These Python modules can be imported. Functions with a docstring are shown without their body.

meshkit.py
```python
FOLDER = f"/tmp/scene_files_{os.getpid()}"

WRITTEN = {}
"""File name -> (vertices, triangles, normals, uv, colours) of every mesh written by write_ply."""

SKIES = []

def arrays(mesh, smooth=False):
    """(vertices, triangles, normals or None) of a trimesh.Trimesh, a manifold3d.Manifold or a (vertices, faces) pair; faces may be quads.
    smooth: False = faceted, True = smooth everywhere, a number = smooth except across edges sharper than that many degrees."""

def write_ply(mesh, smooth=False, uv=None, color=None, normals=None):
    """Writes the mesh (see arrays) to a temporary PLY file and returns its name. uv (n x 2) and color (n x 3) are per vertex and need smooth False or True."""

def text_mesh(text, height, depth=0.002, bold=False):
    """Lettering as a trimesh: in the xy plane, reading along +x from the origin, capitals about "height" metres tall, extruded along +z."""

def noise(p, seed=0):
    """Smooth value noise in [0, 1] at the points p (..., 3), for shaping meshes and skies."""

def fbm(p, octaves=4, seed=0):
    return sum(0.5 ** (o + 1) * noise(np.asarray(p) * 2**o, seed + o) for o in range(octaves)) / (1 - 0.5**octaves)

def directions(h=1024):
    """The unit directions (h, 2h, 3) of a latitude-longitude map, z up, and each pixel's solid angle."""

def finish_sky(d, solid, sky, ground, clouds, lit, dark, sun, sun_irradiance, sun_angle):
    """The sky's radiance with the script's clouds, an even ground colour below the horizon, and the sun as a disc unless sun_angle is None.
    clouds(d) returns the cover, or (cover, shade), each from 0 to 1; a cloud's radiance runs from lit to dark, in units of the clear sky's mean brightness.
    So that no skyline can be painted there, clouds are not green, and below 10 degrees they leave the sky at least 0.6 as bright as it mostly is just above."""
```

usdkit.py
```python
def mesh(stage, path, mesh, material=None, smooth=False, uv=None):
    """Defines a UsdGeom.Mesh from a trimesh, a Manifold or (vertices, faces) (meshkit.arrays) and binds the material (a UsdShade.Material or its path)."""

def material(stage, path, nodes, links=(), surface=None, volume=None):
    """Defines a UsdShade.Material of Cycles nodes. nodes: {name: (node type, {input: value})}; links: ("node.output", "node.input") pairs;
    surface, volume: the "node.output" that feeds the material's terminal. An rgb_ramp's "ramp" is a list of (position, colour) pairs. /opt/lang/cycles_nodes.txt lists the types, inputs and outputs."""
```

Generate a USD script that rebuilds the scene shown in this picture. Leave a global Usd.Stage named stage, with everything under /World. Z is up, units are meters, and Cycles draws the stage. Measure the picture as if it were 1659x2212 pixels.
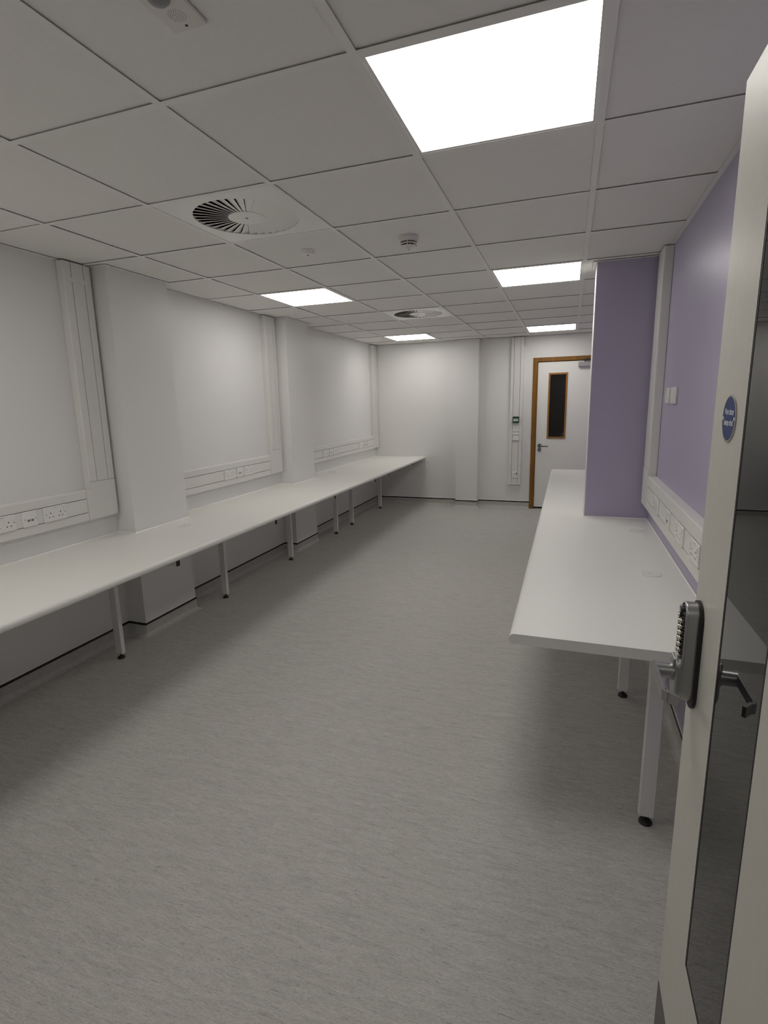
import math, random
import numpy as np, trimesh, manifold3d as m3
import shapely.geometry as sg
from shapely.ops import unary_union
import usdkit, meshkit
from pxr import Usd, UsdGeom, UsdShade, Gf, Sdf

random.seed(7); np.random.seed(7)
stage = Usd.Stage.CreateInMemory()
UsdGeom.SetStageUpAxis(stage, UsdGeom.Tokens.z); UsdGeom.SetStageMetersPerUnit(stage, 1.0)
world = UsdGeom.Xform.Define(stage, '/World'); stage.SetDefaultPrim(world.GetPrim())
UsdGeom.Scope.Define(stage, '/World/Looks')

# ------------------------------------------------------------------ camera, exposure, lamp strength
cam = UsdGeom.Camera.Define(stage, '/World/camera')
R, U, B = (0.94237814, 0.33376834, -0.0228502), (-0.04319079, 0.18910793, 0.98100599), (0.3317499, -0.92349168, 0.19262689)
EYE = (1.73327, -1.39560, 1.54631)
cam.AddTransformOp().Set(Gf.Matrix4d(*R, 0, *U, 0, *B, 0, *EYE, 1))
HA, FPX = 36.0, 1140.2
cam.CreateHorizontalApertureAttr(HA); cam.CreateVerticalApertureAttr(HA * 2212 / 1659)
cam.CreateFocalLengthAttr(FPX / 1659 * HA)
cam.CreateHorizontalApertureOffsetAttr(11.32 / 1659 * HA); cam.CreateVerticalApertureOffsetAttr(-10.83 / 1659 * HA)
cam.CreateClippingRangeAttr(Gf.Vec2f(0.02, 100))
cam.CreateExposureAttr(0.0)
LAMP = (1.0, 0.975, 0.925); LAMP_STRENGTH = 7.3; CORRIDOR_STRENGTH = 3.0

# ------------------------------------------------------------------ helpers
made = {}
def numbered(path):
    n = made.get(path, 0); made[path] = n + 1
    return path if n == 0 else f'{path}_{n:03d}'
def tag(o, label=None, cat=None, group=None, kind=None):
    for k, v in (('label', label), ('category', cat), ('group', group), ('kind', kind)):
        if v: o.SetCustomDataByKey(k, v)
    return o
def thing(name, label, cat, loc=(0, 0, 0), rotz=0, group=None, kind=None):
    x = UsdGeom.Xform.Define(stage, numbered('/World/' + name))
    x.AddTranslateOp().Set(Gf.Vec3d(*map(float, loc)))
    if rotz: x.AddRotateZOp().Set(float(rotz))
    return tag(x.GetPrim(), label, cat, group, kind)
def part(parent, name, mesh, mat, smooth=False, label=None, kind=None):
    p = numbered(f'{parent.GetPath()}/{name}')
    return tag(usdkit.mesh(stage, p, mesh, M[mat], smooth=smooth).GetPrim(), label, None, None, kind)
def single(name, mesh, mat, label, cat, smooth=False, group=None, kind=None):
    return tag(usdkit.mesh(stage, numbered('/World/' + name), mesh, M[mat], smooth=smooth).GetPrim(), label, cat, group, kind)
def copy_of(src, label, loc, rotz=0, group=None):
    was = src.GetCustomData(); base = src.GetName().rsplit('_', 1)[0] if src.GetName()[-3:].isdigit() else src.GetName()
    r = thing(base, label, was['category'], loc, rotz, group or was.get('group'))
    r.GetReferences().AddInternalReference(src.GetPath()); r.SetInstanceable(True)
    return r
def cat(*m): return trimesh.util.concatenate(list(m))
def box(x0, x1, y0, y1, z0, z1):
    b = trimesh.creation.box([x1 - x0, y1 - y0, z1 - z0]); b.apply_translation([(x0 + x1) / 2, (y0 + y1) / 2, (z0 + z1) / 2]); return b
def cbox(x0, x1, y0, y1, z0, z1, c=.002):
    pts = []
    for x, y, z, sx, sy, sz in [(a, b, d, i, j, k) for a, i in ((x0, 1), (x1, -1)) for b, j in ((y0, 1), (y1, -1)) for d, k in ((z0, 1), (z1, -1))]:
        pts += [(x + sx * c, y + sy * c, z), (x + sx * c, y, z + sz * c), (x, y + sy * c, z + sz * c)]
    return trimesh.convex.convex_hull(np.array(pts))
def rbox(x0, x1, y0, y1, z0, z1, r, seg=12):
    s = [m3.Manifold.sphere(r, seg).translate([x, y, z]) for x in (x0 + r, x1 - r) for y in (y0 + r, y1 - r) for z in (z0 + r, z1 - r)]
    return tm(m3.Manifold.batch_hull(s))
def tm(m):
    q = m.to_mesh(); return trimesh.Trimesh(q.vert_properties[:, :3], q.tri_verts, process=False)
def mf(t): return m3.Manifold(m3.Mesh(np.asarray(t.vertices, np.float32), np.asarray(t.faces, np.uint32)))
def cut(a, *bs):
    r = mf(a)
    for b in bs: r = r - mf(b)
    return tm(r)
def extrude(poly, z0, z1):
    out = [trimesh.creation.extrude_polygon(g, z1 - z0, engine='earcut') for g in getattr(poly, 'geoms', [poly]) if g.area > 1e-7]
    t = cat(*out); t.apply_translation([0, 0, z0]); return t
def along(poly, axis, a0, a1):
    """a polygon extruded along x, y or z. axis y: polygon (x, z); axis x: polygon (y, z); axis z: (x, y)"""
    t = extrude(poly, 0, a1 - a0); v = t.vertices.copy()
    if axis == 'z': v[:, 2] += a0; t.vertices = v; return t
    if axis == 'y': t.vertices = np.stack([v[:, 0], v[:, 2] + a0, v[:, 1]], 1); t.invert()
    if axis == 'x': t.vertices = np.stack([v[:, 2] + a0, v[:, 0], v[:, 1]], 1)
    return t
def cyl(r, p0, p1, seg=24): return trimesh.creation.cylinder(radius=r, segment=[p0, p1], sections=seg)
def lathe(profile, seg=40, axis='z', at=(0, 0, 0)):
    t = trimesh.creation.revolve(np.array(profile, float), sections=seg)
    if t.volume < 0: t.invert()
    t.apply_translation(at); return t
def rect(x0, y0, x1, y1): return sg.box(x0, y0, x1, y1)
def sweep(path, profile):
    """mitred sweep of a closed profile (out, z) along a plan polyline, the inside of the room on its right"""
    P = np.array(path, float); n = len(P); D = [(P[i + 1] - P[i]) / np.linalg.norm(P[i + 1] - P[i]) for i in range(n - 1)]
    N = [np.array([d[1], -d[0]]) for d in D]; off = []
    for i in range(n):
        if i == 0: off.append(N[0])
        elif i == n - 1: off.append(N[-1])
        else:
            b = N[i - 1] + N[i]; off.append(b / (b @ N[i]))
    k = len(profile); V = [(*(P[i] + off[i] * o), z) for i in range(n) for o, z in profile]; F = []
    for i in range(n - 1):
        for j in range(k):
            a, b = i * k + j, i * k + (j + 1) % k; F += [(a, b, b + k), (a, b + k, a + k)]
    for j in range(1, k - 1): F += [(0, j + 1, j), ((n - 1) * k, (n - 1) * k + j, (n - 1) * k + j + 1)]
    t = trimesh.Trimesh(V, F, process=False); t.fix_normals(); return t

# ------------------------------------------------------------------ materials
M = {}
def plain(name, col, rough=.5, metal=0, spec=.5, bump=None, vary=0, vscale=3):
    nodes = {'p': ('principled_bsdf', {'base_color': col, 'roughness': rough, 'metallic': metal, 'specular_ior_level': spec})}; links = []
    if vary or bump: nodes['t'] = ('texture_coordinate', {})
    if vary:
        nodes['n'] = ('noise_texture', {'scale': vscale, 'detail': 4.0})
        lo, hi = [c * (1 - vary) for c in col], [min(1, c * (1 + vary)) for c in col]
        nodes['r'] = ('rgb_ramp', {'ramp': [(.3, lo), (.7, hi)]})
        links += [('t.object', 'n.vector'), ('n.fac', 'r.fac'), ('r.color', 'p.base_color')]
    if bump:
        nodes['bn'] = ('noise_texture', {'scale': bump[0], 'detail': 3.0}); nodes['b'] = ('bump', {'strength': bump[1], 'distance': .001})
        links += [('t.object', 'bn.vector'), ('bn.fac', 'b.height'), ('b.normal', 'p.normal')]
    M[name] = usdkit.material(stage, '/World/Looks/' + name, nodes, links, surface='p.BSDF')
plain('wall_paint', (.82, .81, .795), .42, spec=.45, bump=(140, .12))
plain('lavender_paint', (.46, .42, .575), .36, spec=.5, bump=(140, .12))
plain('tile_white', (.84, .825, .80), .9, spec=.2, vary=.015, vscale=90, bump=(420, .35))
plain('tee_white', (.84, .825, .80), .45)
plain('plenum_dark', (.05, .05, .05), .9)
plain('black', (.006, .006, .006), .5)
plain('rubber_black', (.012, .012, .012), .55)
plain('pvc_white', (.78, .77, .735), .35)
plain('plate_white', (.84, .83, .80), .25)
plain('mark_grey', (.22, .22, .22), .5)
plain('hole_dark', (.03, .03, .03), .6)
plain('laminate_white', (.86, .855, .815), .38, spec=.4, bump=(300, .05))
plain('frame_white', (.78, .77, .76), .35)
plain('sealant_white', (.90, .89, .86), .3)  # sealant on the benches, painted highlight on the skirting capping
plain('cap_black', (.012, .012, .013), .45)
plain('satin_metal', (.42, .42, .425), .33, metal=1.0, bump=(600, .06))
plain('chrome', (.50, .48, .42), .16, metal=1.0)
plain('steel_dark', (.12, .13, .15), .35, metal=1.0)
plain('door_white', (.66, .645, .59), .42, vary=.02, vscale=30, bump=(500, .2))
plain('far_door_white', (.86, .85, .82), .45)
plain('kick_plate_grey', (.13, .12, .125), .4, metal=.6)
plain('sign_blue', (.036, .06, .20), .5, spec=.25)
plain('sign_rim', (.45, .43, .40), .35, metal=.8)
plain('sign_white', (.8, .82, .85), .4)
plain('green_box', (.006, .06, .03), .35)
plain('label_white', (.62, .68, .64), .4)
plain('dome_grey', (.16, .155, .15), .35)
plain('sensor_grey', (.25, .245, .24), .35)
plain('closer_grey', (.42, .41, .42), .4, metal=.3)
plain('detector_white', (.74, .70, .67), .4)
M['corridor_lamp'] = usdkit.material(stage, '/World/Looks/corridor_lamp', {'e': ('emission', {'color': LAMP, 'strength': CORRIDOR_STRENGTH})}, [], surface='e.emission')  # glow of the added fill panel behind the camera
M['lamp'] = usdkit.material(stage, '/World/Looks/lamp', {'e': ('emission', {'color': LAMP, 'strength': LAMP_STRENGTH})}, [], surface='e.emission')
M['wood'] = usdkit.material(stage, '/World/Looks/wood', {
    't': ('texture_coordinate', {}), 'm': ('mapping', {'scale': (60, 60, 3)}), 'n': ('noise_texture', {'scale': 1.0, 'detail': 4.0, 'distortion': .6}),
    'r': ('rgb_ramp', {'ramp': [(.3, (.16, .064, .003)), (.55, (.25, .106, .005)), (.8, (.32, .142, .008))]}),
    'p': ('principled_bsdf', {'roughness': .35})},
    [('t.object', 'm.vector'), ('m.vector', 'n.vector'), ('n.fac', 'r.fac'), ('r.color', 'p.base_color')], surface='p.BSDF')
M['wood_bead'] = usdkit.material(stage, '/World/Looks/wood_bead', {
    't': ('texture_coordinate', {}), 'm': ('mapping', {'scale': (80, 80, 6)}), 'n': ('noise_texture', {'scale': 1.0, 'detail': 3.0}),
    'r': ('rgb_ramp', {'ramp': [(.3, (.27, .115, .018)), (.8, (.40, .185, .035))]}), 'p': ('principled_bsdf', {'roughness': .4})},
    [('t.object', 'm.vector'), ('m.vector', 'n.vector'), ('n.fac', 'r.fac'), ('r.color', 'p.base_color')], surface='p.BSDF')
# streaked sheet vinyl: short dark and light dashes running across the room
M['vinyl'] = usdkit.material(stage, '/World/Looks/vinyl', {
    'g': ('geometry', {}),
    'ma': ('mapping', {'scale': (24, 250, 160)}), 'na': ('noise_texture', {'scale': 1.0, 'detail': 3.0, 'roughness': .6, 'distortion': .5}),
    'mb': ('mapping', {'scale': (110, 520, 300), 'location': (3.1, 7.7, 1.3)}), 'nb': ('noise_texture', {'scale': 1.0, 'detail': 2.0, 'roughness': .6}),
    'mc': ('mapping', {'scale': (9, 60, 40), 'location': (13.1, 2.7, 5.3)}), 'nc': ('noise_texture', {'scale': 1.0, 'detail': 3.0, 'roughness': .55, 'distortion': .8}),
    'ra': ('rgb_ramp', {'ramp': [(.26, (.31, .30, .28)), (.40, (.50, .488, .458)), (.60, (.54, .528, .496)), (.74, (.58, .565, .53))]}),
    'rb': ('rgb_ramp', {'ramp': [(.27, (.70, .70, .70)), (.45, (.98, .98, .98)), (.55, (1.02, 1.02, 1.02)), (.75, (1.2, 1.2, 1.2))]}),
    'rc': ('rgb_ramp', {'ramp': [(.3, (.9, .9, .9)), (.5, (1, 1, 1)), (.7, (1.08, 1.08, 1.08))]}),
    'x1': ('mix', {'mix_type': 'multiply', 'fac': 1.0}), 'x2': ('mix', {'mix_type': 'multiply', 'fac': 1.0}),
    'p': ('principled_bsdf', {'roughness': .5, 'specular_ior_level': .4})},
    [('g.position', 'ma.vector'), ('ma.vector', 'na.vector'), ('g.position', 'mb.vector'), ('mb.vector', 'nb.vector'), ('g.position', 'mc.vector'), ('mc.vector', 'nc.vector'),
     ('na.fac', 'ra.fac'), ('nb.fac', 'rb.fac'), ('nc.fac', 'rc.fac'), ('ra.color', 'x1.color1'), ('rb.color', 'x1.color2'),
     ('x1.color', 'x2.color1'), ('rc.color', 'x2.color2'), ('x2.color', 'p.base_color')], surface='p.BSDF')
M['glass'] = usdkit.material(stage, '/World/Looks/glass', {
    'f': ('fresnel', {'IOR': 1.5}), 'g': ('geometry', {}), 'k': ('math', {'math_type': 'multiply', 'value2': 1.55, 'use_clamp': True}),
    'i': ('math', {'math_type': 'subtract', 'value1': 1.0}), 'w': ('math', {'math_type': 'multiply'}),
    't': ('transparent_bsdf', {'color': (.80, .83, .80)}), 's': ('glossy_bsdf', {'color': (1, 1, 1), 'roughness': .0}), 'm': ('mix_closure', {})},
    [('f.fac', 'k.value1'), ('g.backfacing', 'i.value2'), ('k.value', 'w.value1'), ('i.value', 'w.value2'), ('w.value', 'm.fac'),
     ('t.BSDF', 'm.closure1'), ('s.BSDF', 'm.closure2')], surface='m.closure')

M['dark_glass'] = usdkit.material(stage, '/World/Looks/dark_glass', {'p': ('principled_bsdf', {'base_color': (.008, .007, .009), 'roughness': 0.0, 'ior': 1.38})}, [], surface='p.BSDF')

# ------------------------------------------------------------------ room dimensions
XL, XR, YN, YE, H, TOP = -1.095, 2.262, -1.25, 6.42, 2.40, 2.62
PIERS_L = [(-.945, 1.272, 1.792), (-.945, 3.452, 3.945)]          # front x, y0, y1
EP = (.186, .507, 6.315)                                         # end pier x0, x1, front y
RP = (1.863, 2.49, 2.72)                                         # right pier front x, y0, y1
DX0, DX1, DTOP = 1.243, 2.215, 2.11                              # far door frame
NX0, NX1, NTOP = 1.02, 2.012, 2.055                              # near doorway
T = .15
SET = dict(kind='structure')

# floor
single('floor', box(XL - T, XR + T, -2.95, YE + T, -.1, 0), 'vinyl', 'grey streaked sheet vinyl floor', 'floor', **SET)
# left wall with its piers
w = thing('wall_left', 'white painted left wall with two boxed piers', 'wall', (XL, 0, 0), **SET)
part(w, 'wall_surface', box(-T, 0, YN - T, YE + T, 0, TOP), 'wall_paint')
for k_, (x, a, b) in enumerate(PIERS_L): single('wall_pier', box(XL, x, a, b, 0, TOP), 'wall_paint', ('nearer', 'further')[k_] + ' boxed white pier on the left wall', 'pier', **SET)
# end wall with the far doorway
w = thing('wall_end', 'white painted end wall with a shallow pier beside the far door', 'wall', (0, YE, 0), **SET)
op = rect(XL, 0, XR, TOP).difference(rect(DX0 + .01, -1, DX1 - .01, DTOP - .01))
part(w, 'wall_surface', along(op, 'y', 0, T), 'wall_paint')
single('wall_pier', box(EP[0], EP[1], EP[2], YE, 0, TOP), 'wall_paint', 'shallow white pier on the end wall', 'pier', **SET)
# right wall, lavender, with its pier (lavender return, white front)
w = thing('wall_right', 'lavender feature wall with a projecting lavender pier', 'wall', (XR, 0, 0), **SET)
part(w, 'wall_surface', box(0, T, YN - T, YE + T, 0, TOP), 'lavender_paint')
w = thing('wall_pier', 'lavender pier with a white front on the right wall', 'pier', (XR, 0, 0), **SET)
part(w, 'pier_body', box(RP[0] - XR, 0, RP[1] + .004, RP[2], 0, TOP), 'wall_paint', label='white front of the pier')
part(w, 'pier_return', box(RP[0] - XR + .003, 0, RP[1], RP[1] + .004, 0, TOP), 'lavender_paint')
# near wall with the doorway the camera stands in, and the corridor behind it
w = thing('wall_near', 'white painted near wall around the open doorway', 'wall', (0, YN, 0), **SET)
op = rect(XL, 0, XR, TOP).difference(rect(NX0, -1, NX1, NTOP))
part(w, 'wall_surface', along(op, 'y', -T, 0), 'wall_paint')
w = thing('wall_corridor', 'white corridor wall opposite the doorway', 'wall', (0, -2.95, 0), **SET)
part(w, 'wall_surface', box(XL - T, XR + T, -T, 0, 0, TOP), 'wall_paint')
part(w, 'end_wall', box(XL - T, XL, 0, 2.95 + YN - T, 0, TOP), 'wall_paint')
part(w, 'end_wall', box(XR, XR + T, 0, 2.95 + YN - T, 0, TOP), 'wall_paint')

# ------------------------------------------------------------------ suspended ceiling
room = rect(XL, YN, XR, YE)
piers = unary_union([rect(XL, a, x, b) for x, a, b in PIERS_L] + [rect(EP[0], EP[2], EP[1], YE), rect(RP[0], RP[1], XR, RP[2])])
inside = room.difference(piers)
cg = thing('ceiling', 'suspended ceiling of square white mineral tiles in a white tee grid', 'ceiling', (0, 0, H), **SET)
part(cg, 'soffit', box(XL - T, XR + T, -2.95 - T, YE + T, .22, .3), 'plenum_dark')
part(cg, 'corridor_tile', box(XL, XR, -2.95, YN - T, .005, .02), 'tile_white')
part(cg, 'corridor_light', box(1.2, 1.8, -2.45, -1.85, -.004, .006), 'corridor_lamp')  # unseen panel added as fill to brighten the near end of the room
fl, gap, tt = .0015, .0035, .014
trim = inside.difference(inside.buffer(-.022, join_style=2))
part(cg, 'perimeter_trim', extrude(trim, 0, fl), 'tee_white')
field = inside.buffer(-.0219, join_style=2)
xs = [XL] + [.6 * i for i in (-1, 0, 1, 2, 3)] + [XR]
ys = [.6 * j for j in range(-2, 11)]
TW = .024
for x in xs[1:-1]:
    g = rect(x - TW, YN, x, YE).intersection(field)
    web = rect(x - TW / 2 - .001, YN, x - TW / 2 + .001, YE).intersection(field)
    part(cg, 'main_runner', cat(extrude(g, 0, fl), extrude(web, fl, .04)), 'tee_white')
# cells: x from a runner's right edge to the next one's left edge
cells = [(xs[i] if i else XL, (xs[i + 1] - TW) if i < 5 else XR) for i in range(6)]
rows = [(YN, ys[0])] + [(ys[k] + TW, ys[k + 1]) for k in range(len(ys) - 1)] + [(ys[-1] + TW, YE)]
for y in ys:
    for a, b in cells:
        g = rect(a, y, b, y + TW).intersection(field)
        if g.area > 1e-5: part(cg, 'cross_tee', cat(extrude(g, 0, fl), extrude(rect(a, y + TW / 2 - .001, b, y + TW / 2 + .001).intersection(field), fl, .035)), 'tee_white')
LIGHTS = {(4, 0), (4, 4), (4, 9), (1, -1), (1, 4), (1, 9)}; DIFF = {(2, 1), (2, 6)}
holes = {'smoke': None}
lip = .009
for ci, (a, b) in enumerate(cells):
    for ri, (c, d) in enumerate(rows):
        j = ri - 3
        if (ci, j) in LIGHTS or (ci, j) in DIFF: continue
        g = rect(a - lip, c - lip, b + lip, d + lip).intersection(inside.buffer(-.008, join_style=2))
        if min(b - a, d - c) < .04 or g.area < 1e-3: continue
        dz = random.uniform(-.0008, .0008)
        part(cg, 'ceiling_tile', extrude(g, fl + gap + dz, fl + gap + tt), 'tile_white')

def cell(ci, j): a, b = cells[ci]; c, d = rows[j + 3]; return a, b, c, d
# light panels
def light(name_label, ci, j, src=None):
    a, b, c, d = cell(ci, j); cx, cy = (a + b) / 2, (c + d) / 2; hx, hy = (b - a) / 2 + .008, (d - c) / 2 + .008; ix = (b - a) / 2 - .011
    t = thing('ceiling_light', name_label, 'ceiling light', (cx, cy, H + fl), group='square light panels in the ceiling grid')
    fr = rect(-hx, -hy, hx, hy).difference(rect(-ix, -ix, ix, ix))
    part(t, 'frame', extrude(fr, 0, .012), 'tee_white')
    part(t, 'diffuser', box(-ix, ix, -ix, ix, .002, .006), 'lamp', label='glowing white diffuser')
    part(t, 'housing', extrude(rect(-hx, -hy, hx, hy).difference(rect(-hx + .002, -hy + .002, hx - .002, hy - .002)), .012, .05), 'tee_white')
    part(t, 'housing_back', box(-hx, hx, -hy, hy, .05, .052), 'tee_white')
light('largest light panel, overhead and nearest the camera', 4, 0)
light('light panel above the right bench beside the lavender pier', 4, 4)
light('light panel nearest the far door', 4, 9)
light('light panel above the left bench, in front of the second white pier', 1, 4)
light('light panel in the far left, close to the end wall', 1, 9)
light('light panel just past the left photo edge, above the near left bench', 1, -1)

# swirl diffusers
def swirl(label, ci, j):
    a, b, c, d = cell(ci, j); cx, cy = (a + b) / 2, (c + d) / 2; h = .296
    t = thing('swirl_diffuser', label, 'air vent', (cx, cy, H + fl), group='round swirl air vents')
    plate = sg.box(-h, -h, h, h).difference(sg.Point(0, 0).buffer(.238, 48))
    part(t, 'face_plate', extrude(plate, 0, .0015), 'plate_white')
    part(t, 'hub', cat(extrude(sg.Point(0, 0).buffer(.084, 24), 0, .0015)), 'plate_white')
    part(t, 'fixing_screw', lathe([(0, -.002), (.006, -.0015), (.007, 0), (0, 0)], 12), 'mark_grey')
    part(t, 'outer_ring', cut(cyl(.2395, (0, 0, .0002), (0, 0, .012), 64), cyl(.2384, (0, 0, -.01), (0, 0, .03), 64)), 'plate_white', 30)
    n = 36; up = .0088
    for k in range(n):
        t0, t1 = 2 * math.pi * k / n, 2 * math.pi * (k - .93) / n
        V = []
        for th, z in ((t0, 0), (t1, up)):
            for r in (.082, .2385):
                zz = z * (r / .2385 if th == t1 else 1)
                V.append((r * math.cos(th), r * math.sin(th), zz))
        V += [(x, y, z + .0012) for x, y, z in V]
        F = [(0, 2, 3), (0, 3, 1), (4, 5, 7), (4, 7, 6), (0, 1, 5), (0, 5, 4), (2, 6, 7), (2, 7, 3), (1, 3, 7), (1, 7, 5), (0, 4, 6), (0, 6, 2)]
        q = trimesh.Trimesh(V, F, process=False); q.fix_normals(); part(t, 'blade', q, 'plate_white')
    part(t, 'plenum_box', cut(box(-.29, .29, -.29, .29, .002, .19), box(-.28, .28, -.28, .28, 0, .18)), 'black')
swirl('large round swirl vent in the ceiling, nearer the camera', 2, 1)
swirl('small-looking round swirl vent further down the ceiling', 2, 6)

# smoke detector, sensor, ceiling sensor plate
ZT = H + fl + gap
t = thing('smoke_detector', 'white domed smoke detector with black slots under the ceiling', 'smoke detector', (.898, 1.492, ZT))
part(t, 'base', lathe([(0, 0), (.053, 0), (.053, -.014), (.050, -.022), (0, -.022)]), 'detector_white', 30)
part(t, 'collar', lathe([(0, -.022), (.049, -.022), (.045, -.029), (0, -.029)]), 'detector_white', 30)
part(t, 'mesh_ring', lathe([(0, -.029), (.0425, -.029), (.042, -.037), (0, -.037)]), 'dome_grey', 30)
part(t, 'middle_ring', lathe([(0, -.037), (.0435, -.037), (.0405, -.041), (0, -.041)]), 'detector_white', 30)
part(t, 'slot_ring', lathe([(0, -.041), (.037, -.041), (.034, -.047), (0, -.047)]), 'black', 30)
part(t, 'cap', lathe([(0, -.047), (.0375, -.047), (.030, -.053), (.015, -.056), (.012, -.064), (.006, -.066), (0, -.066)]), 'detector_white', 30)
part(t, 'indicator', lathe([(0, -.0655), (.004, -.0655), (.003, -.068), (0, -.068)], 12), 'mark_grey')
for k in range(6):
    th = math.radians(-84 + 60 * k); b_ = box(.030, .0445, -.0016, .0016, -.047, -.029); b_.apply_transform(trimesh.transformations.rotation_matrix(th, [0, 0, 1])); part(t, 'rib', b_, 'detector_white')
t = thing('presence_sensor', 'small plain white cylindrical sensor on the ceiling tile', 'sensor', (.302, 1.503, ZT))
part(t, 'body', lathe([(0, 0), (.038, 0), (.036, -.018), (.032, -.024), (0, -.026)]), 'plate_white', 30)
part(t, 'lens', lathe([(0, -.0245), (.005, -.0245), (.004, -.029), (0, -.029)], 12), 'mark_grey', 30)
t = thing('sounder_plate', 'slim white ceiling plate with grey dome and speaker holes at the top edge', 'ceiling sounder', (.88, -.32, ZT))
part(t, 'plate', rbox(-.046, .046, -.13, .107, -.009, .0, .0043, 8), 'detector_white', 30)
part(t, 'dome', lathe([(0, -.009), (.026, -.009), (.0245, -.014), (.018, -.020), (.009, -.0235), (0, -.0245)], 28, at=(.001, -.003, 0)), 'sensor_grey', 40, label='grey sensor dome')
for r, n in ((.004, 5), (.009, 11), (.0138, 17), (.0185, 23)):
    for k in range(n):
        th = 2 * math.pi * k / n; part(t, 'speaker_hole', lathe([(0, -.0085), (.0011, -.0085), (.0011, -.0093), (0, -.0093)], 8, at=(r * math.cos(th) + .0005, .0565 + r * math.sin(th), 0)), 'mark_grey')
part(t, 'microphone_hole', lathe([(0, -.0085), (.0036, -.0085), (.0036, -.0095), (0, -.0095)], 14, at=(-.0005, .0895, 0)), 'hole_dark')

# ------------------------------------------------------------------ coved skirting
cove = [(0, .09), (.0035, .09), (.0035, .034)] + [(.0035 + .03 * (1 - math.cos(a)), .001 + .033 * (1 - math.sin(a))) for a in np.linspace(.15, math.pi / 2, 6)] + [(.034, 0), (0, 0)]
capp = [(0, .102), (.0065, .102), (.0075, .087), (.0, .087)]
bead = [(0, .106), (.0045, .1055), (.006, .102), (0, .102)]  # light catching the capping's top edge, painted as a white strip
def skirting(name, label, *paths):
    t = thing(name, label, 'skirting', **SET)
    for p_ in paths:
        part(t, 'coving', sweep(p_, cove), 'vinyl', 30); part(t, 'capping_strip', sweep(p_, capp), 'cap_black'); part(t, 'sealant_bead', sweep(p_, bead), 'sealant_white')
pl = [(XL, YN)]
for x, a, b in PIERS_L: pl += [(XL, a), (x, a), (x, b), (XL, b)]
skirting('baseboard_left', 'coved grey vinyl skirting with a dark capping along the left wall', pl + [(XL, YE)])
skirting('baseboard_end', 'coved grey vinyl skirting with a dark capping along the end wall', [(XL + .036, YE), (EP[0], YE), (EP[0], EP[2]), (EP[1], EP[2]), (EP[1], YE), (DX0, YE)])
skirting('baseboard_right', 'coved grey vinyl skirting with a dark capping along the lavender wall', [(XR, YE), (XR, RP[2]), (RP[0], RP[2]), (RP[0], RP[1]), (XR, RP[1]), (XR, YN)])

# ------------------------------------------------------------------ far door
dr = thing('door_1', 'white far door with slim glazed panel in an orange-brown wood frame', 'door', (0, YE, 0), **SET)
fr = rect(DX0, 0, DX1, DTOP).difference(rect(DX0 + .055, -1, DX1 - .055, DTOP - .052))
part(dr, 'door_frame', along(fr, 'y', -.018, .13), 'wood', label='varnished orange-brown wood frame')
st = rect(DX0 + .054, 0, DX1 - .054, DTOP - .051).difference(rect(DX0 + .064, -1, DX1 - .064, DTOP - .061))
part(dr, 'door_stop', along(st, 'y', .004, .05), 'wood')
LX0, LX1, LT = DX0 + .066, DX1 - .066, DTOP - .063
vp = (1.452, 1.699, 1.009, 1.900)
lf = rect(LX0, .028, LX1, LT).difference(rect(vp[0] + .012, vp[2] + .012, vp[1] - .012, vp[3] - .012))
part(dr, 'leaf', along(lf, 'y', .001, .045), 'far_door_white')
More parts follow.
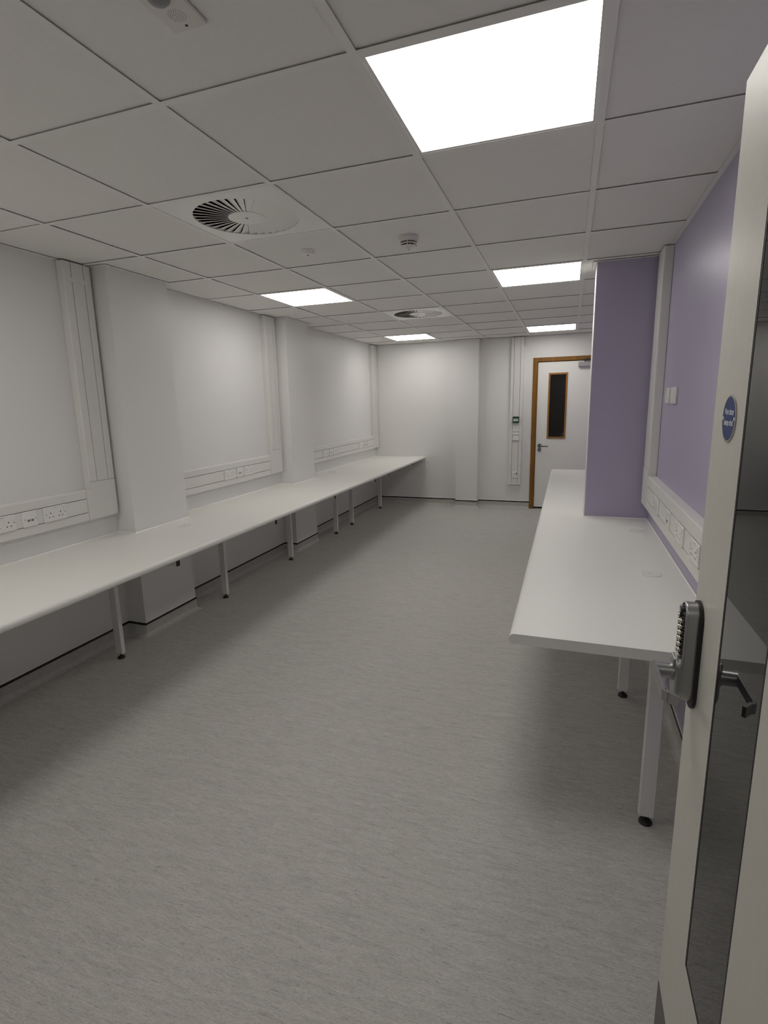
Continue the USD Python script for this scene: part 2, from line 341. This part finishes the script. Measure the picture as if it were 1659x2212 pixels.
bd = rect(vp[0], vp[2], vp[1], vp[3]).difference(rect(vp[0] + .022, vp[2] + .022, vp[1] - .022, vp[3] - .022))
part(dr, 'glazing_bead', along(bd, 'y', -.009, .02), 'wood_bead')
part(dr, 'glass_pane', box(vp[0] + .015, vp[1] - .015, .018, .024, vp[2] + .015, vp[3] - .015), 'glass')
hz = .908
h = part(dr, 'handle_rose', cyl(.0255, (1.361, -.009, hz), (1.361, .002, hz)), 'steel_dark', 30)
part(h, 'lever', cat(cyl(.0085, (1.361, -.05, hz), (1.361, 0, hz)), cyl(.0085, (1.355, -.05, hz), (1.470, -.05, hz - .006)), trimesh.creation.icosphere(2, .0085).apply_translation((1.470, -.05, hz - .006))), 'steel_dark', 40)
h = part(dr, 'lock_rose', cyl(.0235, (1.361, -.009, hz - .058), (1.361, .002, hz - .058)), 'steel_dark', 30)
part(h, 'lock_cylinder', cyl(.011, (1.361, -.012, hz - .058), (1.361, -.004, hz - .058), 16), 'closer_grey', 30)
c_ = part(dr, 'closer_body', cbox(1.826, 2.06, -.052, .0, 1.966, 2.03, .006), 'closer_grey')
part(c_, 'closer_arm', cat(box(1.90, 1.918, -.05, -.042, 2.03, 2.062), box(1.90, 2.09, -.05, -.030, 2.055, 2.067), box(1.925, 1.945, -.03, -.018, 2.055, 2.085)), 'steel_dark')

# ------------------------------------------------------------------ near door, open at a right angle beside the camera
DF, DE, DW, DT = 1.976, -.303, .926, 2.033        # face x, free edge y, leaf width, leaf top
dn = thing('door_2', 'open white fire door at the right edge with glazed panel and keypad lock', 'door', (DF, DE, 0), **SET)
gv = (-.371, -.175, .53, 1.86)                    # y range and z range of the vision panel, from the free edge
lf = rect(-DW, .012, 0, DT).difference(rect(gv[0], gv[2], gv[1], gv[3]))
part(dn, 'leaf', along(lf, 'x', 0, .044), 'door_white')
gk = rect(gv[0], gv[2], gv[1], gv[3]).difference(rect(gv[0] + .0065, gv[2] + .0065, gv[1] - .0065, gv[3] - .0065))
part(dn, 'glazing_gasket', along(gk, 'x', .0004, .0425), 'rubber_black')
part(dn, 'glass_pane', box(.0008, .0175, gv[0] + .0066, gv[1] - .0066, gv[2] + .0066, gv[3] - .0066), 'dark_glass', label='dark mirror-like vision panel')
part(dn, 'kick_plate', box(-.0015, .0, -DW + .004, -.0015, .016, .274), 'kick_plate_grey')
for z in (.25, 1.05, 1.85): part(dn, 'hinge', cyl(.007, (-.004, -DW - .007, z - .05), (-.004, -DW - .007, z + .05), 12), 'satin_metal', 30)
# keypad lock
ly = -.041
def pill(y, z0, z1, hw, n=10):
    pts = [(y + hw * math.cos(a), z1 - hw + hw * math.sin(a)) for a in np.linspace(0, math.pi, n)] + [(y + hw * math.cos(a), z0 + hw * math.sin(a)) for a in np.linspace(math.pi, 2 * math.pi, n)]
    return sg.Polygon(pts)
bp_ = pill(ly, 1.002, 1.179, .033)
part(dn, 'lock_backplate', along(bp_, 'x', -.006, 0), 'rubber_black', 30, label='black rubber lock gasket')
def lobe(y, z0, z1, hw, x0, x1, r=.004):
    """rounded slab: pill outline with an eased front edge"""
    a = along(pill(y, z0, z1, hw), 'x', x0 + r, x1); parts = [np.array(a.vertices)]
    for k in range(1, 6):
        t_ = k / 5 * math.pi / 2; e = r * (1 - math.cos(t_)); xx = x0 + r - r * math.sin(t_)
        parts.append(np.array([(xx, p[0], p[1]) for p in pill(y, z0 + e, z1 - e, hw - e).exterior.coords]))
    return trimesh.convex.convex_hull(np.vstack(parts))
upper = lobe(ly, 1.006, 1.176, .024, -.027, -.006)
lower = lobe(ly, 1.006, 1.073, .024, -.036, -.006)
well = box(-.05, -.024, ly - .018, ly + .018, 1.076, 1.160)
well2 = cyl(.018, (-.05, ly, 1.155), (-.024, ly, 1.155), 24)
body = tm((mf(upper) + mf(lower)) - mf(well) - mf(well2))
lk = part(dn, 'lock_body', body, 'satin_metal', 35)
part(lk, 'keypad_face', cat(box(-.0245, -.0235, ly - .0179, ly + .0179, 1.0761, 1.1599)), 'black')
for k in range(7):
    for s in (-1, 1):
        z = 1.147 - .0113 * k - (.0055 if s < 0 else 0)
        part(lk, 'button', lathe([(0, 0), (.0042, 0), (.0042, .005), (.0056, .006), (.0058, .008), (.0045, .0095), (0, .010)], 16).apply_transform(np.array([[0, 0, -1, -.024], [1, 0, 0, ly + s * .0085], [0, 1, 0, z], [0, 0, 0, 1]], float)), 'chrome', 40)
part(lk, 'reset_knob', lathe([(0, 0), (.0075, 0), (.0075, .006), (.006, .009), (0, .009)], 20).apply_transform(np.array([[0, 0, -1, -.024], [1, 0, 0, ly], [0, 1, 0, 1.1625], [0, 0, 0, 1]], float)), 'steel_dark', 40)
part(lk, 'lever_boss', cat(cyl(.0165, (-.041, ly, 1.036), (-.034, ly, 1.036), 32), cyl(.0142, (-.066, ly, 1.036), (-.036, ly, 1.036), 32)), 'satin_metal', 30)
def strap(y0, y1, xo, ret, z0, z1, th=.006):
    """lever strap in plan: along -y at x = xo, bent back towards the door at its end"""
    c = [(xo, y0), (xo, y1 + .012)]
    c += [(xo + .014 - .014 * math.cos(a), y1 + .012 - .010 * math.sin(a)) for a in np.linspace(.3, 1.2, 5)] + [(xo + ret, y1 - .012)]
    ln = sg.LineString(c).buffer(th / 2, cap_style=2, join_style=1)
    return along(ln, 'z', z0, z1)
part(lk, 'thumb_piece', rbox(-.0395, -.024, ly - .0155, ly + .0155, 1.046, 1.0685, .003, 8), 'satin_metal', 30)
part(lk, 'lever', strap(.0 + ly + .012, ly - .108, -.067, .021, 1.0285, 1.0475), 'satin_metal', 30)
# the room side of the lock: plain rose and lever on the far face, seen through the glass
rb = part(dn, 'rear_lock_plate', along(pill(ly, 1.0, 1.178, .024), 'x', .044, .060), 'satin_metal', 30)
part(rb, 'rear_lever_boss', cyl(.0142, (.058, ly, 1.036), (.094, ly, 1.036), 24), 'satin_metal', 30)
q = strap(.0 + ly + .012, ly - .100, -.067, .036, 1.0285, 1.0475); q.vertices = q.vertices * [-1, 1, 1] + [.03, 0, 0]; q.invert()
part(rb, 'rear_lever', q, 'satin_metal', 30)
# doorway lining
ln = rect(NX0, 0, NX1, NTOP).difference(rect(NX0 + .03, -1, NX1 - .03, NTOP - .02))
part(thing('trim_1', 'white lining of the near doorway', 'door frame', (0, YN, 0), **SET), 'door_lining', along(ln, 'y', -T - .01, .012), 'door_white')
# round sign on the leaf
t = thing('door_sign', 'round blue Fire door keep shut sign with metal rim', 'sign', (DF, DE - .0995, 1.5095))
def disc(r0, x0, x1, s=48): return cyl(r0, (x0, 0, 0), (x1, 0, 0), s)
part(t, 'rim', cut(disc(.0375, -.0016, -.0001), disc(.0347, -.004, -.0006)), 'sign_rim', 30, label='brushed metal rim')
part(t, 'face', disc(.0345, -.0013, -.0004), 'sign_blue', 30)
for txt, z in (('Fire door', .0065), ('keep shut', -.0105)):
    q = meshkit.text_mesh(txt, .0085, .0002, bold=True); w_ = q.bounds[1][0] + q.bounds[0][0]; s_ = .050 / (q.bounds[1][0] - q.bounds[0][0])
    v = np.array(q.vertices); q.vertices = np.stack([-.0013 - v[:, 2], -(v[:, 0] - w_ / 2) * s_, z + v[:, 1]], 1); q.fix_normals()
    part(t, 'lettering', q, 'sign_white')
for s in (-1, 1): part(t, 'screw', cyl(.003, (-.002, s * .0305, 0), (-.001, s * .0305, 0), 12), 'sign_white', 30)

# ------------------------------------------------------------------ workbenches
BZ, BT = .737, .038
def bullnose(x_back, x_nose, n=10):
    r = BT / 2; s = 1 if x_nose > x_back else -1; xc = x_nose - s * r
    return sg.Polygon([(x_back, BZ - BT)] + [(xc + s * r * math.cos(a), BZ - r + r * math.sin(a)) for a in np.linspace(-math.pi / 2, math.pi / 2, n + 1)] + [(x_back, BZ)])
def leg(t, x, y):
    l = part(t, 'leg', cbox(x - .026, x + .026, y - .015, y + .015, .032, BZ - BT - .05, .003), 'frame_white')
    part(l, 'foot', lathe([(0, 0), (.023, 0), (.023, .006), (.018, .012), (.006, .014), (.006, .034), (0, .034)], 24, at=(x, y, 0)), 'rubber_black', 30, label='black screw foot')
def beam(t, x0, x1, y, cap_side):
    b = part(t, 'support_beam', cbox(x0, x1, y - .015, y + .015, BZ - BT - .05, BZ - BT, .002), 'frame_white')
    xc = x1 if cap_side > 0 else x0
    part(b, 'end_cap', cbox(min(xc, xc + cap_side * .004), max(xc, xc + cap_side * .004), y - .014, y + .014, BZ - BT - .049, BZ - BT - .001, .001), 'cap_black', label='black plastic end cap')
def grommet(t, x, y):
    g_ = part(t, 'grommet', lathe([(.030, BZ - .01), (.036, BZ - .01), (.036, BZ), (.043, BZ + .0005), (.043, BZ + .002), (.040, BZ + .003), (.034, BZ + .0025), (.030, BZ + .001), (.030, BZ - .01)], 32, at=(x, y, 0)), 'plate_white', 30)
    part(g_, 'grommet_lid', cat(cyl(.0305, (x, y, BZ - .006), (x, y, BZ + .0012), 32), box(x - .012, x + .006, y + .012, y + .02, BZ + .001, BZ + .003)), 'plate_white', 30)
e = .001
t = thing('workbench', 'long white workbench running the whole left wall around two piers', 'workbench', (0, 0, 0))
top = along(bullnose(XL + e, -.300), 'y', YN + .002, YE - e)
top = cut(top, *[box(XL - .1, x + e, a - e, b + e, .5, 1) for x, a, b in PIERS_L])
part(t, 'worktop', top, 'laminate_white', 35)
for y in (.972, 2.075, 3.183, 4.314, 4.816, 5.925): beam(t, -1.09, -.359, y, 1); leg(t, -.875, y)
beam(t, -1.09, -.359, -.13, 1); leg(t, -.875, -.13)
part(t, 'wall_bracket', cbox(-.375, -.335, YE - .03, YE - .001, BZ - BT - .04, BZ - BT, .002), 'frame_white')
bl = [(.0015, BZ), (.0065, BZ), (.0015, BZ + .006)]
part(t, 'sealant_bead', sweep([(XL, YN + .01)] + [q for x, a, b in PIERS_L for q in ((XL, a), (x, a), (x, b), (XL, b))] + [(XL, YE - .002)], bl), 'sealant_white')
for x, y in ((-.775, 1.545), (-.96, 4.447)): grommet(t, x, y)
t = thing('workbench', 'white workbench with rounded front edge along the lavender wall', 'workbench', (0, 0, 0))
top = along(bullnose(XR - e, 1.567), 'y', .400, 5.13)
top = cut(top, box(RP[0] - e, XR + .1, RP[1] - e, RP[2] + e, .5, 1))
part(t, 'worktop', top, 'laminate_white', 35)
for y in (.521, 1.424, 2.35, 3.25, 4.15, 5.0): beam(t, 1.622, 2.255, y, -1); leg(t, 2.065, y)
part(t, 'sealant_bead', sweep([(XR, 5.12), (XR, RP[2]), (RP[0], RP[2]), (RP[0], RP[1]), (XR, RP[1]), (XR, .402)], bl), 'sealant_white')
for x, y in ((2.128, 1.238), (2.155, 2.12)): grommet(t, x, y)

# ------------------------------------------------------------------ trunking
def trunk_profile(W, D=.05, gr=.043):
    c = W / 2
    a = [(0, 0), (0, D - .009), (.0009, D - .005), (.0035, D - .0015), (.008, D)]
    left = a + [(c - gr - .0022, D), (c - gr - .0022, D - .014)]
    return sg.Polygon(left + [(W - u, d) for u, d in reversed(left)])
def cover_profile(W, D=.05, gr=.043): c = W / 2; return rect(c - gr + .0018, D - .0135, c + gr - .0018, D)
def run(poly, wall, u0, a0, a1, vertical):
    """places the (u, depth) profile on a wall. wall: 'l', 'r' or 'e'. horizontal: u is z; vertical: u is the position along the wall"""
    t = extrude(poly, a0, a1); u, d, a = t.vertices.T; u = u + u0; d = d + .0012
    al, z = (u, a) if vertical else (a, u)
    if wall == 'l': v = np.stack([XL + d, al, z], 1)
    if wall == 'r': v = np.stack([XR - d, al, z], 1)
    if wall == 'e': v = np.stack([al, YE - d, z], 1)
    t.vertices = v; t.fix_normals(); return t
W = .192
def dado(label, wall, y0, cover_end, v0, zc=.9665, Wd=W, ztop=H - .004, Wv=W):
    t = thing('dado_trunking', label, 'trunking', (0, 0, 0)); z0 = zc - Wd / 2
    part(t, 'horizontal_body', run(trunk_profile(Wd), wall, z0, y0, cover_end, False), 'pvc_white', 25)
    part(t, 'horizontal_cover', run(cover_profile(Wd), wall, z0, y0, cover_end, False), 'pvc_white')
    zb = 1.11
    L = sg.Polygon([(cover_end + .001, z0), (v0 + Wv, z0), (v0 + Wv, zb), (v0, zb), (v0, z0 + Wd), (cover_end + .001, z0 + Wd)])
    el = []
    for ins, d0, d1 in ((0, .0012, .044), (.0012, .044, .0475), (.0035, .0475, .0505), (.0065, .0505, .052)):
        q = extrude(L.buffer(-ins, join_style=2), d0, d1); a_, z_, d_ = q.vertices.T
        q.vertices = np.stack([XL + d_ if wall == 'l' else XR - d_, a_, z_], 1); q.fix_normals(); el.append(q)
    part(t, 'elbow', cat(*el), 'pvc_white')
    part(t, 'vertical_body', run(trunk_profile(Wv), wall, v0, zb, ztop, True), 'pvc_white', 25)
    part(t, 'vertical_cover', run(cover_profile(Wv), wall, v0, zb, ztop, True), 'pvc_white')
    part(t, 'coupler', run(sg.Polygon([(-.001, 0), (-.001, .037), (.004, .046), (.014, .0515), (Wv - .014, .0515), (Wv - .004, .046), (Wv + .001, .037), (Wv + .001, 0)]), wall, v0, 2.285, 2.31, True), 'pvc_white', 25)
    return t
dado('white dado trunking on the left wall, bay nearest the camera', 'l', YN + .002, 1.016, 1.058)
dado('white dado trunking on the left wall between the two piers', 'l', 1.794, 3.18, 3.226)
dado('white dado trunking on the left wall beyond the second pier', 'l', 3.947, 6.17, 6.222, Wv=.19)
dado('white trunking framing the lavender wall above the right bench', 'r', YN + .002, 2.19, 2.236, zc=.962, Wd=.205, Wv=.20)
t = thing('wall_trunking', 'vertical white trunking on the end wall between pier and far door', 'trunking', (0, 0, 0))
part(t, 'trunking_body', run(trunk_profile(.176, .045), 'e', .943, .362, H - .004, True), 'pvc_white', 25)
part(t, 'trunking_cover', run(cover_profile(.176, .045), 'e', .943, .362, H - .004, True), 'pvc_white')
part(t, 'end_cap', cbox(.938, 1.124, YE - .049, YE, .352, .362, .001), 'plate_white')
part(t, 'coupler', box(.986, 1.076, YE - .0477, YE - .0463, 2.27, 2.285), 'pvc_white')
t = thing('conduit_box', 'small white conduit strip at the ceiling beside the end wall trunking', 'conduit', (1.13, YE, 0))
part(t, 'conduit', cbox(-.006, .016, -.02, 0, 2.28, H - .004, .002), 'pvc_white')

# ------------------------------------------------------------------ plates: built facing +x at the origin, then copied
def double_socket(label, loc, rotz, group):
    t = thing('double_socket', label, 'power socket', loc, rotz, group)
    part(t, 'plate', cbox(0, .009, -.073, .073, -.043, .043, .003), 'plate_white')
    for s in (-1, 1):
        part(t, 'switch', cbox(.008, .0125, s * .056 - .006, s * .056 + .006, .010, .030, .0015), 'plate_white')
        for dy, dz, a, b in ((0, .006, .0022, .004), (-.011, -.016, .0035, .0022), (.011, -.016, .0035, .0022)):
            part(t, 'pin_hole', box(.0085, .0094, s * .031 + dy - a, s * .031 + dy + a, dz - b, dz + b), 'hole_dark')
        part(t, 'screw', cyl(.0032, (.0085, s * .060, 0), (.0096, s * .060, 0), 12), 'mark_grey')
    part(t, 'label_strip', box(.0088, .0095, -.022, .022, .031, .040), 'sign_white')
    part(t, 'printed_mark', box(.0093, .0097, -.010, .010, .034, .036), 'mark_grey')
    return t
def data_plate(label, loc, rotz, group):
    t = thing('data_socket', label, 'data socket', loc, rotz, group)
    part(t, 'plate', cbox(0, .009, -.043, .043, -.043, .043, .003), 'plate_white')
    for s in (-1, 1):
        part(t, 'port', box(.0085, .0096, s * .011 - .008, s * .011 + .008, -.014, -.002), 'mark_grey')
        part(t, 'label_window', box(.0085, .0098, s * .011 - .009, s * .011 + .009, .003, .010), 'sign_white')
        part(t, 'screw', cyl(.0032, (.0085, s * .032, 0), (.0096, s * .032, 0), 12), 'mark_grey')
    return t
PX, ZC = XL + .05, .966
gS, gD = 'double sockets along the trunking', 'data sockets along the trunking'
S = double_socket('double socket at left photo edge, cut by the frame', (PX, .484, ZC), 0, gS)
D_ = data_plate('data socket between the two nearest double sockets, left photo edge', (PX, .637, ZC), 0, gD)
copy_of(S, 'double socket right of the nearest data socket, before the first pier', (PX, .792, ZC))
copy_of(S, 'double socket between the piers, left of the data socket there', (PX, 2.485, ZC)); copy_of(D_, 'data socket in the left wall bay between the two piers', (PX, 2.640, ZC)); copy_of(S, 'double socket between the piers, right of the data socket there', (PX, 2.785, ZC))
copy_of(S, 'double socket just beyond the second pier, nearest that pier', (PX, 4.45, ZC)); copy_of(D_, 'data socket just beyond the second pier', (PX, 4.612, ZC)); copy_of(S, 'double socket beyond the second pier, right of the data socket there', (PX, 4.765, ZC))
copy_of(S, 'double socket left of the furthest data socket near the far corner', (PX, 5.64, ZC)); copy_of(D_, 'data socket nearest the far corner of the left wall', (PX, 5.81, ZC)); copy_of(S, 'double socket nearest the far corner of the left wall', (PX, 5.96, ZC))
PXR, ZR = XR - .05, .9625
copy_of(S, 'double socket on the right trunking, nearest the open door', (PXR, .83, ZR), 180)
copy_of(S, 'double socket on the right trunking, second from the open door', (PXR, 1.125, ZR), 180)
copy_of(D_, 'data socket on the right trunking above the right bench', (PXR, 1.42, ZR), 180)
copy_of(S, 'double socket on the right trunking, nearest the lavender pier', (PXR, 1.80, ZR), 180)
# plates on the lavender wall
t = thing('light_switch', 'white rocker switch on the lavender wall, left of the blank plate', 'light switch', (XR, 2.025, 1.552), 180)
part(t, 'plate', cbox(0, .010, -.043, .043, -.043, .043, .003), 'plate_white'); part(t, 'rocker', cbox(.009, .016, -.012, .012, -.02, .02, .002), 'plate_white')
t = thing('blank_plate', 'wide blank white plate on the lavender wall, right of the switch', 'wall plate', (XR, 1.833, 1.552), 180)
part(t, 'back_box', cbox(0, .006, -.070, .070, -.041, .041, .002), 'pvc_white'); part(t, 'plate', cbox(.006, .013, -.073, .073, -.043, .043, .003), 'plate_white')
# devices on the end wall trunking, facing -y
FY = YE - .045
def eplate(name, label, c, z0, z1, depth=.009):
    t = thing(name, label, c, (1.034, FY, (z0 + z1) / 2), -90); h_ = (z1 - z0) / 2
    part(t, 'plate', cbox(0, depth, -.043, .043, -h_, h_, .003), 'plate_white'); return t
t = thing('exit_call_point', 'green emergency call point box above the white plates on the end wall', 'call point', (1.033, FY, 1.2755), -90)
part(t, 'housing', cbox(0, .045, -.043, .043, -.0435, .0435, .004), 'green_box'); part(t, 'label_panel', box(.044, .0456, -.033, .033, -.020, .014), 'label_white')
for s in (-1, 0, 1): part(t, 'printed_mark', box(.045, .0462, s * .013 - .004, s * .013 + .004, -.007, .001), 'mark_grey')
t = eplate('fused_spur', 'white fused switch plate directly under the green call point', 'switch plate', 1.110, 1.197)
for s in (-1, 1): part(t, 'switch', cbox(.008, .013, s * .012 - .006, s * .012 + .006, -.012, .012, .0015), 'sign_white')
t = eplate('cover_box', 'blank white box under the fused switch on the end wall', 'wall plate', .985, 1.080, .018)
part(t, 'top_lip', cbox(.016, .026, -.043, .043, .036, .0475, .002), 'plate_white')
t = eplate('single_socket', 'single socket with dark switch near the foot of the end wall trunking', 'power socket', .446, .535)
for dy, dz, a, b in ((.008, .004, .0022, .004), (-.004, -.018, .0035, .0022), (.020, -.018, .0035, .0022)): part(t, 'pin_hole', box(.0085, .0094, -dy - a, -dy + a, dz - b, dz + b), 'hole_dark')
part(t, 'switch', cbox(.008, .014, .020, .031, .008, .034, .0015), 'hole_dark', label='dark rocker switch')
